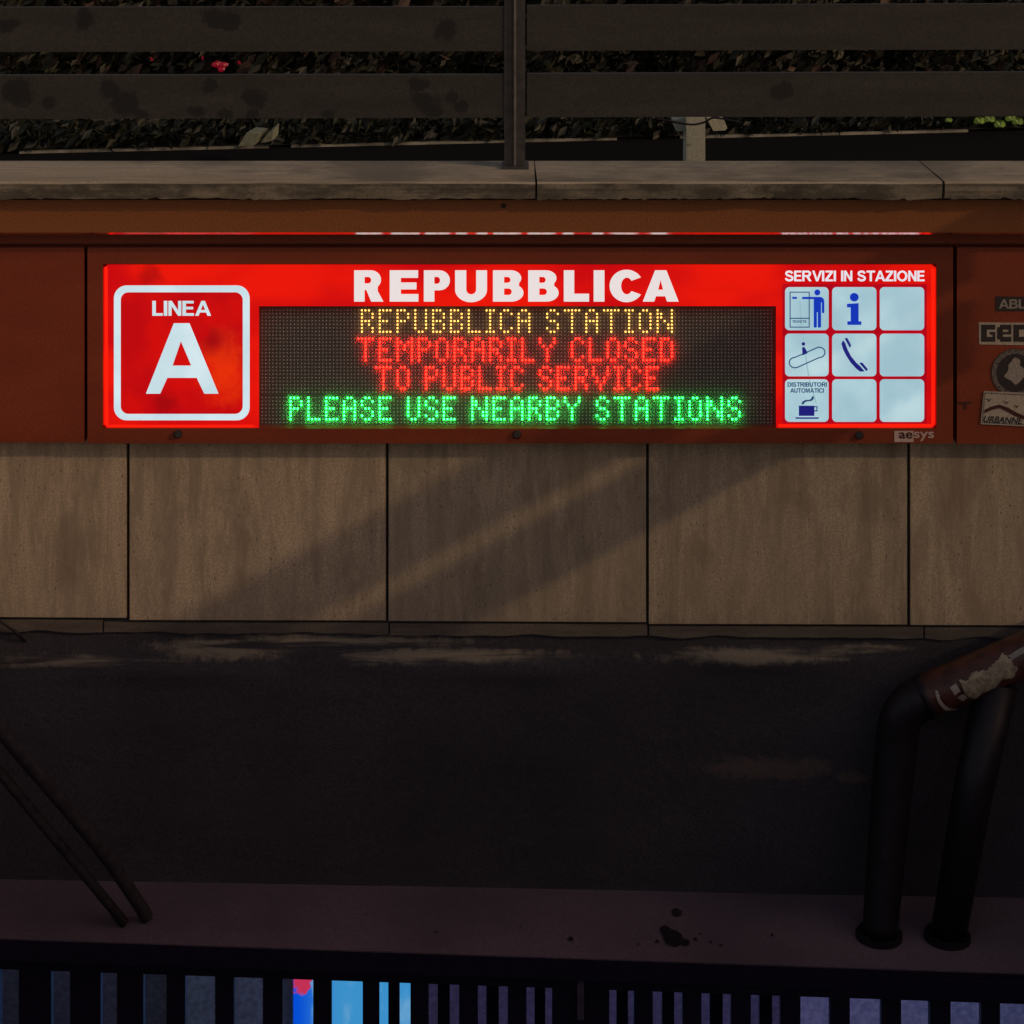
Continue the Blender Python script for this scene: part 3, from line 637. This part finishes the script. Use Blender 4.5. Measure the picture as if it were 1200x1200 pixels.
bm = bmesh.new(); tube(bm, [P(1168, 800, HYY), P(1140, 930, HYY-.05), P(1110, 1103, HYY-.11)], [.060, .056, .050], 24); finish('post', bm, M['rail_dark'], hr, smooth=True)
for fx, fy in ((1030, 1098), (1110, 1103)):
    c0 = P(fx, fy, HYY-.11); zt_ = -1.508-.040*(fx-160)/840; bm = bmesh.new(); c0.z = zt_; c0.y = min(c0.y, 5.93)
    tube(bm, [c0+Vector((0, 0, -.002)), c0+Vector((0, 0, .012))], .066, 24); fl = finish('foot_flange', bm, M['rail_dark'], hr)
    for k in range(4):
        b_ = c0+Vector((0.057*cos(k*pi/2+.8), 0.057*sin(k*pi/2+.8), .012)); bm = bmesh.new(); tube(bm, [b_, b_+Vector((0, 0, .007))], .006, 6); finish('bolt', bm, M['bolt'], fl)
bm = bmesh.new(); tube(bm, [P(1088, 815, HYY), P(1080, 818.4, HYY)], .0632, 28); finish('added_collar', bm, M['rail_dark'], hr, smooth=True)  # collar added where the red gives way to the darker colour
d_ = (P(1200, 768, HYY)-P(1085, 816, HYY)); ux = d_.normalized(); rb = Vector((0, -1, 0)); ra = ux.cross(rb).normalized()
if ra.z < 0: ra = -ra
def wrap(name, lab, pts, mat, r=.0640, dy=0):       # patch bent round the rail: pts = (along in metres from elbow, angle up from facing camera)
    bm = bmesh.new(); o0 = P(1085, 816, HYY)
    vs = [bm.verts.new(o0+ux*s+(rb*cos(radians(a))+ra*sin(radians(a)))*r) for s, a in pts]
    # grid so that it follows the curve
    bm.free(); bm = bmesh.new(); smin = min(s for s, a in pts); smax = max(s for s, a in pts); am = min(a for s, a in pts); aM = max(a for s, a in pts)
    ns, na = 10, 12; gg = {}
    def inside(s, a):
        c = False; j = len(pts)-1
        for i in range(len(pts)):
            (si, ai), (sj, aj) = pts[i], pts[j]
            if (ai > a) != (aj > a) and s < (sj-si)*(a-ai)/(aj-ai)+si: c = not c
            j = i
        return c
    ns, na = 26, 22
    for i in range(ns):
        for j in range(na):
            s = smin+(smax-smin)*(i+.5)/ns; a = am+(aM-am)*(j+.5)/na
            if inside(s, a):
                q = []
                for di, dj in ((0,0),(1,0),(1,1),(0,1)):
                    if (i+di, j+dj) not in gg:
                        s_ = smin+(smax-smin)*(i+di)/ns; a_ = radians(am+(aM-am)*(j+dj)/na)
                        gg[(i+di, j+dj)] = bm.verts.new(o0+ux*s_+(rb*cos(a_)+ra*sin(a_))*r)
                    q.append(gg[(i+di, j+dj)])
                bm.faces.new(q)
    return tag(finish(name, bm, mat, smooth=True), lab, 'sticker')
wrap('rail_sticker', 'thin curved white strip stuck round the handrail near its bend', [(.028, 28), (.036, 28), (.034, 0), (.045, -25), (.075, -55), (.068, -60), (.034, -32), (.024, 0)], M['sticker_pale'])
wrap('rail_sticker', 'little square pale sticker on the handrail, left of the torn one', [(.072, 22), (.092, 26), (.096, 4), (.076, 0)], M['sticker_pale'])
wrap('rail_sticker', 'tiny pale scrap on the handrail beneath the little square sticker', [(.080, -8), (.098, -5), (.108, -20), (.092, -26)], M['sticker_grey'])
wrap('rail_sticker', 'large torn beige sticker wrapped round the red handrail', [(.105, 30), (.125, 22), (.15, 34), (.19, 26), (.235, 40), (.25, 50), (.262, 30), (.272, 0), (.25, -18), (.22, -10), (.19, -25), (.15, -28), (.125, -38), (.108, -12)], M['sticker_beige'])
wrap('rail_sticker', 'narrow pink white tape strip on the handrail at the picture edge', [(.262, 38), (.30, 44), (.36, 46), (.36, 36), (.31, 30), (.268, 26)], M['sticker_grey'])
lh = thing('handrail', 'slim black handrail sloping down in the dark at the left', 'handrail')
bm = bmesh.new(); tube(bm, bezier([P(-160, 660, 5.75), P(0, 855, 5.8), P(110, 985, 5.85), P(160, 1055, 5.91), P(172, 1075, 5.93)]), .019, 16); finish('rail', bm, M['left_rail'], lh, smooth=True)
bm = bmesh.new(); tube(bm, [P(-160, 715, 5.78), P(0, 905, 5.82), P(110, 1038, 5.87), P(146, 1082, 5.90)], .014, 12); finish('lower_rail', bm, M['left_rail'], lh, smooth=True)
cb = bmesh.new(); tube(cb, bezier([P(-40, 700, 6.11), P(-8, 722, 6.11), P(8, 733, 6.115), P(22, 744, 6.13), P(30, 752, 6.15)]), .004, 8)
tag(finish('cable', cb, M['rail_dark'], smooth=True), 'thin grey cable leaving the foot of the travertine at far left', 'cable')

# ------------------------------------------------------------------ gate under the ledge
gate = thing('entrance_gate', 'dark steel bar gate closing the passage under the ledge', 'gate')
def gp(px, py): # gate plane, slightly turned
    t = (px-118)/1054; Y = 5.90-.155*t; return P(px, py, Y)
zr = gp(118, 1137).z
def gx3(px): t = (px-118)/1054; Y = 5.90-.155*t; return P(px, 0, Y).x, Y
bm = bmesh.new(); (xa, ya), (xb, yb) = gx3(-300), gx3(1500)
f = [Vector((xa, ya-.01, zr)), Vector((xb, yb-.01, zr)), Vector((xb, yb-.01, zr+.05)), Vector((xa, ya-.01, zr+.085))]
box8(bm, f+[p+Vector((0, .05, 0)) for p in f]); finish('top_rail', bm, M['dark_steel'], gate)
bm = bmesh.new(); f = [Vector((xa, ya-.01, FL+.04)), Vector((xb, yb-.01, FL+.04)), Vector((xb, yb-.01, FL+.10)), Vector((xa, ya-.01, FL+.10))]
box8(bm, f+[p+Vector((0, .05, 0)) for p in f]); finish('bottom_rail', bm, M['dark_steel'], gate)
gaps = [(-115,-92),(-58,-36),(0,22),(60,82),(118,137),(168,195),(217,252),(274,308),(331,367),(388,425),(444,481),(502,538),(560,595),(617,647),(714,743),(765,800),(822,857),(880,915),(938,973),(996,1033),(1056,1090),(1114,1150),(1172,1208),(1230,1266),(1288,1324)]
for (a0, b0), (a1, b1) in zip(gaps[:-1], gaps[1:]):
    (xa, ya), (xb, yb) = gx3(b0), gx3(a1)
    if xb-xa > .2: continue
    bm = bmesh.new(); f = [Vector((xa, ya, FL+.09)), Vector((xb, yb, FL+.09)), Vector((xb, yb, zr+.01)), Vector((xa, ya, zr+.01))]
    box8(bm, f+[p+Vector((0, .03, 0)) for p in f]); finish('bar', bm, M['dark_steel'], gate)
(xa, ya), (xb, yb) = gx3(676), gx3(684)
bm = bmesh.new(); wbox(bm, (xa, ya-.03, -1.71), (xb, ya-.018, -1.60)); finish('bolt_rod', bm, simple('worn_bolt_rod', (.11, .09, .13), .5, .3), gate)
# second, inner leaf
g2 = thing('inner_gate', 'second row of thin dark bars behind the middle of the gate', 'gate')
K = 6.06/5.83
def g2x(px): return (px-600)/FOC*6.06
for a, b in ((455,468),(513,527),(570,584.5),(626.5,639),(722.5,736),(776,790),(832,847),(890,905)):
    bm = bmesh.new(); wbox(bm, (g2x(a), 6.06, FL+.05), (g2x(b), 6.085, -1.66)); finish('bar', bm, M['dark_steel'], g2)
bm = bmesh.new(); wbox(bm, (g2x(440), 6.045, -1.69), (g2x(920), 6.10, -1.655)); finish('top_rail', bm, M['dark_steel'], g2)

# ------------------------------------------------------------------ station hall behind the gate
hb = 9.0
bm = bmesh.new(); wbox(bm, (-2.9, hb, FL), (2.6, hb+.1, -1.2)); tag(finish('hall_wall', bm, simple('hall_wall_paint', (.30, .28, .34), .7)), kind='structure')
bm = bmesh.new(); wbox(bm, (-2.69, 6.43, -1.62), (2.34, hb-.002, -1.5)); tag(finish('hall_ceiling', bm, simple('hall_ceiling_paint', (.25, .24, .26), .8)), kind='structure')
def pan(name, x0, x1, mat, lab, cat, Y=8.93):
    bm = bmesh.new(); wbox(bm, ((x0-600)/FOC*Y, Y, FL+.001), ((x1-600)/FOC*Y, hb-.003, -1.9)); return tag(finish(name, bm, mat, bevel=.004), lab, cat)
pan('wall_cladding', 205, 330, simple('grey_green_cladding', (.55, .62, .66), .5), 'grey green wall panel seen between the left bars of the gate', 'wall panel')
pan('wall_cladding', 925, 1230, simple('blue_grey_cladding', (.80, .86, .95), .5), 'pale blue grey wall panel behind the right end of the gate', 'wall panel')
# advertising screen
scr = thing('advertising_screen', 'bright blue advertising screen glowing behind the gate bars', 'screen')
SYY = 8.2; sx = lambda p: (p-600)/FOC*SYY
bm = bmesh.new(); wbox(bm, (sx(331), SYY, FL+.002), (sx(492), SYY+.12, -1.75)); finish('casing', bm, simple('screen_casing', (.30, .38, .36), .5), scr)
n = N('blue_screen_picture')
sepx = n.t.nodes.new('ShaderNodeSeparateXYZ'); n.l(n.tc.outputs['Object'], sepx.inputs[0])
fx = n.ramp(sepx.outputs[0], sx(344), sx(400), 0, 1)
cc = n.mix(fx, (.0, .10, .90), (.06, .38, .80)); cc = n.mix(n.ramp(n.noise(6, 4, .6, (1, 1, .5), 1.2), .48, .66, 0, .75), cc, (.22, .52, .85))
rd = n.blobs([(sx(354), EYE-1350/FOC*SYY+.01, .035, .05), (sx(361), EYE-1340/FOC*SYY, .02, .03)], .3)
cc = n.mix(rd, cc, (.75, .04, .12)); n.l(cc, n.b.inputs['Emission Color']); n.b.inputs['Emission Strength'].default_value = .72; n.base((.01, .02, .05)); n.rough(.3)
bm = bmesh.new(); wbox(bm, (sx(344), SYY-.006, FL+.15), (sx(484), SYY-.001, -1.80)); finish('display', bm, n.m, scr)
# ceiling tubes inside the hall (real lamps, above the line of sight)
for i, (x, y, s) in enumerate(((1.9, 7.9, 46), (-1.6, 7.9, 17), (.3, 7.9, 58))):
    t = thing('ceiling_lamp', ['violet tube lamp on the hall ceiling at the right', 'dim tube lamp on the hall ceiling at the left', 'dim tube lamp on the hall ceiling in the middle'][i], 'lamp', loc=(x, y, -1.63))
    bm = bmesh.new(); wbox(bm, (x-.6, y-.05, -1.65), (x+.6, y+.05, -1.622)); finish('lamp_body', bm, simple('lamp_body', (.5, .5, .5), .5), t)
    bm = bmesh.new(); tube(bm, [(x-.55, y, -1.668), (x+.55, y, -1.668)], .016, 10); finish('tube', bm, emit('lamp_glow', [(.30, .42, 1.0), (.55, .75, 1.0), (.55, .42, 1.0)][i], s), t)

# ------------------------------------------------------------------ behind the railing: planted strip, edging, hedge
bm = bmesh.new()
rp = random.Random(5)
e0, e1 = Vector((-3.2, 10.15, 0)), Vector((3.4, 11.15, 0)); nrm = Vector((0, 1, 0))
vsA = []; n = 60
for i in range(n+1):
    p = e0.lerp(e1, i/n); h = .012+.006*mn.noise(Vector((p.x*3, 0, 0)))
    vsA.append([bm.verts.new(p+Vector((0, 0, 0))), bm.verts.new(p+Vector((0, 0, h))), bm.verts.new(p+Vector((0, .03, h))), bm.verts.new(p+Vector((0, .03, 0)))])
for i in range(n):
    if mn.noise(Vector((i*.31, 3.3, 0))) < -.12: continue
    for k in range(3): bm.faces.new((vsA[i][k], vsA[i+1][k], vsA[i+1][k+1], vsA[i][k+1]))
tag(finish('kerb_edging', bm, M['edging']), 'thin pale edging strip along the planted bed behind the railing', 'edging')
bm = bmesh.new(); bm.faces.new([bm.verts.new(p) for p in ((-3.2, 10.19, .009), (3.4, 11.19, .009), (8, 11.9, .009), (8, 16, .009), (-8, 16, .009), (-8, 9.47, .009))])
tag(finish('planting_soil', bm, M['soil']), kind='structure')
def leafset(bm, n, fn, size, rnd):
    for _ in range(n):
        c = fn(rnd); d = Vector((rnd.gauss(0, 1), rnd.gauss(0, 1), rnd.gauss(0, 1))).normalized(); e = d.orthogonal().normalized(); f = d.cross(e)
        s = size*rnd.uniform(.6, 1.4)
        a, b, c2, d2 = c-e*s, c+f*s*.45+d*s*.1, c+e*s, c-f*s*.45+d*s*.1
        v = [bm.verts.new(p) for p in (a, b, c2, d2)]; bm.faces.new((v[0], v[1], v[2])); bm.faces.new((v[0], v[2], v[3]))
hl = ['leafy dark shrub far left behind the railing', 'dark shrub with reddish dry leaves left of the railing post', 'dark leafy shrub directly behind the railing post', 'dark leafy shrub right of the post behind the bollard', 'dark shrub far right behind the railing near bright leaves']
for i in range(5):
    cxx = -2.6+i*1.3; cy = 11.9+.12*i; rr = random.Random(i)
    sh = thing('shrub', hl[i], 'shrub', 'shrubs behind the railing', (cxx, cy, 0))
    def fn(r):
        while True:
            u, v, w_ = r.uniform(-1, 1), r.uniform(-1, 1), r.uniform(0, 1)
            if u*u+v*v < 1.0: break
        lump = .8+.35*mn.noise(Vector((u*2+i, v*2, w_*3)))
        return Vector((cxx+u*.95*lump, cy+v*.7*lump, .04+w_*1.9*lump))
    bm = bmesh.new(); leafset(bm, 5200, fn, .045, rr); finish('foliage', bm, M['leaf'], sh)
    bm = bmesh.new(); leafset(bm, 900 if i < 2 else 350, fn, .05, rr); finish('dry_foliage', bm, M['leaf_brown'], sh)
    bm = bmesh.new()
    for k in range(6):
        x, y = cxx+rr.uniform(-.3, .3), cy+rr.uniform(-.3, .3); tube(bm, [(x, y, 0), (x+rr.uniform(-.15, .15), y, .7), (x+rr.uniform(-.4, .4), y+rr.uniform(-.2, .2), 1.5)], [.02, .014, .006], 6)
    finish('stem', bm, M['bark'], sh)
bm = bmesh.new(); wbox(bm, (-8, 14.2, 0), (8, 14.4, 3.2)); tag(finish('garden_wall', bm, simple('garden_wall_plaster', (.05, .045, .035), .9)), 'dark garden wall behind the shrubs', 'wall')
bm = bmesh.new(); rr = random.Random(77)
leafset(bm, 9000, lambda r: (lambda x: Vector((x, 10.62+.155*x+abs(r.gauss(0, .45)), .02+abs(r.gauss(0, .07)))))(r.uniform(-3.3, 3.3)), .035, rr)
tag(finish('ground_ivy', bm, M['leaf']), kind='stuff')
# concrete bollard with a bracket
bo_ = thing('concrete_support', 'pale square concrete support with slanted side wings behind the railing', 'bollard', loc=tuple(P(815, 200, 8.0).xy)+(0,))
Y8 = 8.0; X = lambda p: (p-600)/FOC*Y8; zt = EYE-337/FOC*Y8
bm = bmesh.new(); wbox(bm, (X(804.5), Y8, 0), (X(826.5), Y8+.16, zt+.02)); finish('pillar', bm, M['concrete'], bo_, bevel=.004)
bm = bmesh.new(); zz = lambda p: EYE-(p+200)/FOC*(Y8+.05)
pts = [(828, 137), (848, 139), (852.5, 150), (850, 153), (836, 153.5)]
vv = [Vector(((x-600)/FOC*(Y8+.05), Y8+.05, zz(y))) for x, y in pts]
va = [bm.verts.new(p) for p in vv]; vb = [bm.verts.new(p+Vector((0, .2, 0))) for p in vv]; bm.faces.new(va); bm.faces.new(vb[::-1])
for k in range(5): bm.faces.new((va[k], va[(k+1) % 5], vb[(k+1) % 5], vb[k]))
finish('wing', bm, M['concrete'], bo_)
bm = bmesh.new(); pts = [(789, 141), (803.5, 138), (803.5, 153), (793, 154)]
vv = [Vector(((x-600)/FOC*(Y8+.05), Y8+.05, zz(y))) for x, y in pts]
va = [bm.verts.new(p) for p in vv]; vb = [bm.verts.new(p+Vector((0, .2, 0))) for p in vv]; bm.faces.new(va); bm.faces.new(vb[::-1])
for k in range(4): bm.faces.new((va[k], va[(k+1) % 4], vb[(k+1) % 4], vb[k]))
finish('wing', bm, M['concrete'], bo_)
bm = bmesh.new(); tube(bm, bezier([P(770, 139, 7.9), P(790, 143, 7.9), P(812, 146, 7.9), P(826, 143, 7.9), P(838, 138, 7.9), P(870, 144, 7.9)]), .004, 6)
tag(finish('cable', bm, M['rail_dark']), 'thin dark cable sagging across the concrete support', 'cable')
# litter, lamp glints and fresh leaves
Yl = 9.9
bm = bmesh.new(); c0 = P(292, 163, Yl)
f = [P(279, 171.5, Yl), P(297, 170.5, Yl), P(303, 157, Yl), P(289, 155.5, Yl)]; box8(bm, f+[p+Vector((.03, .12, .01)) for p in f])
tag(finish('paper_box', bm, M['paper']), 'flattened pale carton lying on the ground left behind the railing', 'litter')
bm = bmesh.new(); f = [P(305, 168, 9.95), P(319, 165, 9.95), P(320, 152, 9.95), P(313, 157, 9.95)]; box8(bm, f+[p+Vector((.02, .08, .02)) for p in f])
tag(finish('paper_scrap', bm, M['paper']), 'crumpled pale paper scrap beside the flattened carton', 'litter')
lampt = []
for x, y, a, b, lab in ((258, 78, 11, 7, 'largest red light spot showing between the upper boards'), (236, 70, 2, 5, 'narrow red light spot left of the largest one'), (279, 73, 2.5, 4, 'small red light spot right of the largest one'), (178, 70, 2.5, 3, 'tiny faint red light spot farthest left between the boards')):
    bm = bmesh.new(); p = P(x, y, 11.0); k_ = 11.0/FOC
    for t in range(7 if a > 5 else 2):
        q = p+Vector((random.uniform(-.6, .6)*a*k_, random.uniform(0, .03), random.uniform(-.5, .5)*b*k_))
        m_ = Matrix.Translation(q) @ Matrix.Diagonal((a*k_*.45, .01, b*k_*.5, 1)); bmesh.ops.create_icosphere(bm, subdivisions=1, radius=1, matrix=m_)
    tag(finish('red_light', bm, M['red_cloth']), lab, 'light')
for j, (x, y) in enumerate(((1148, 142), (1160, 140), (1172, 146), (1185, 139), (1193, 143), (1112, 141))):
    bm = bmesh.new(); c0 = P(x, y, 10.8); r = .034 if j < 5 else .022
    pts = [(0, -1), (.55, -.75), (.95, -.15), (.8, .45), (.4, .62), (0, .4), (-.4, .62), (-.8, .45), (-.95, -.15), (-.55, -.75)]
    vs = [bm.verts.new(c0+Vector((u*r, .25*r*abs(u), -v*r*.75))) for u, v in pts]; bm.faces.new(vs); bmesh.ops.solidify(bm, geom=bm.faces[:], thickness=.001)
    tag(finish('ivy_leaf', bm, M['leaf_bright']), ['round bright green leaf leftmost of the cluster at right', 'bright green leaf second from left in the cluster at right', 'lowest bright green leaf in the middle of the cluster', 'bright green leaf high in the right half of the cluster', 'bright green leaf nearest the right edge of the picture', 'small single green leaf apart from the cluster, to its left'][j], 'leaf', 'bright leaves at the right')
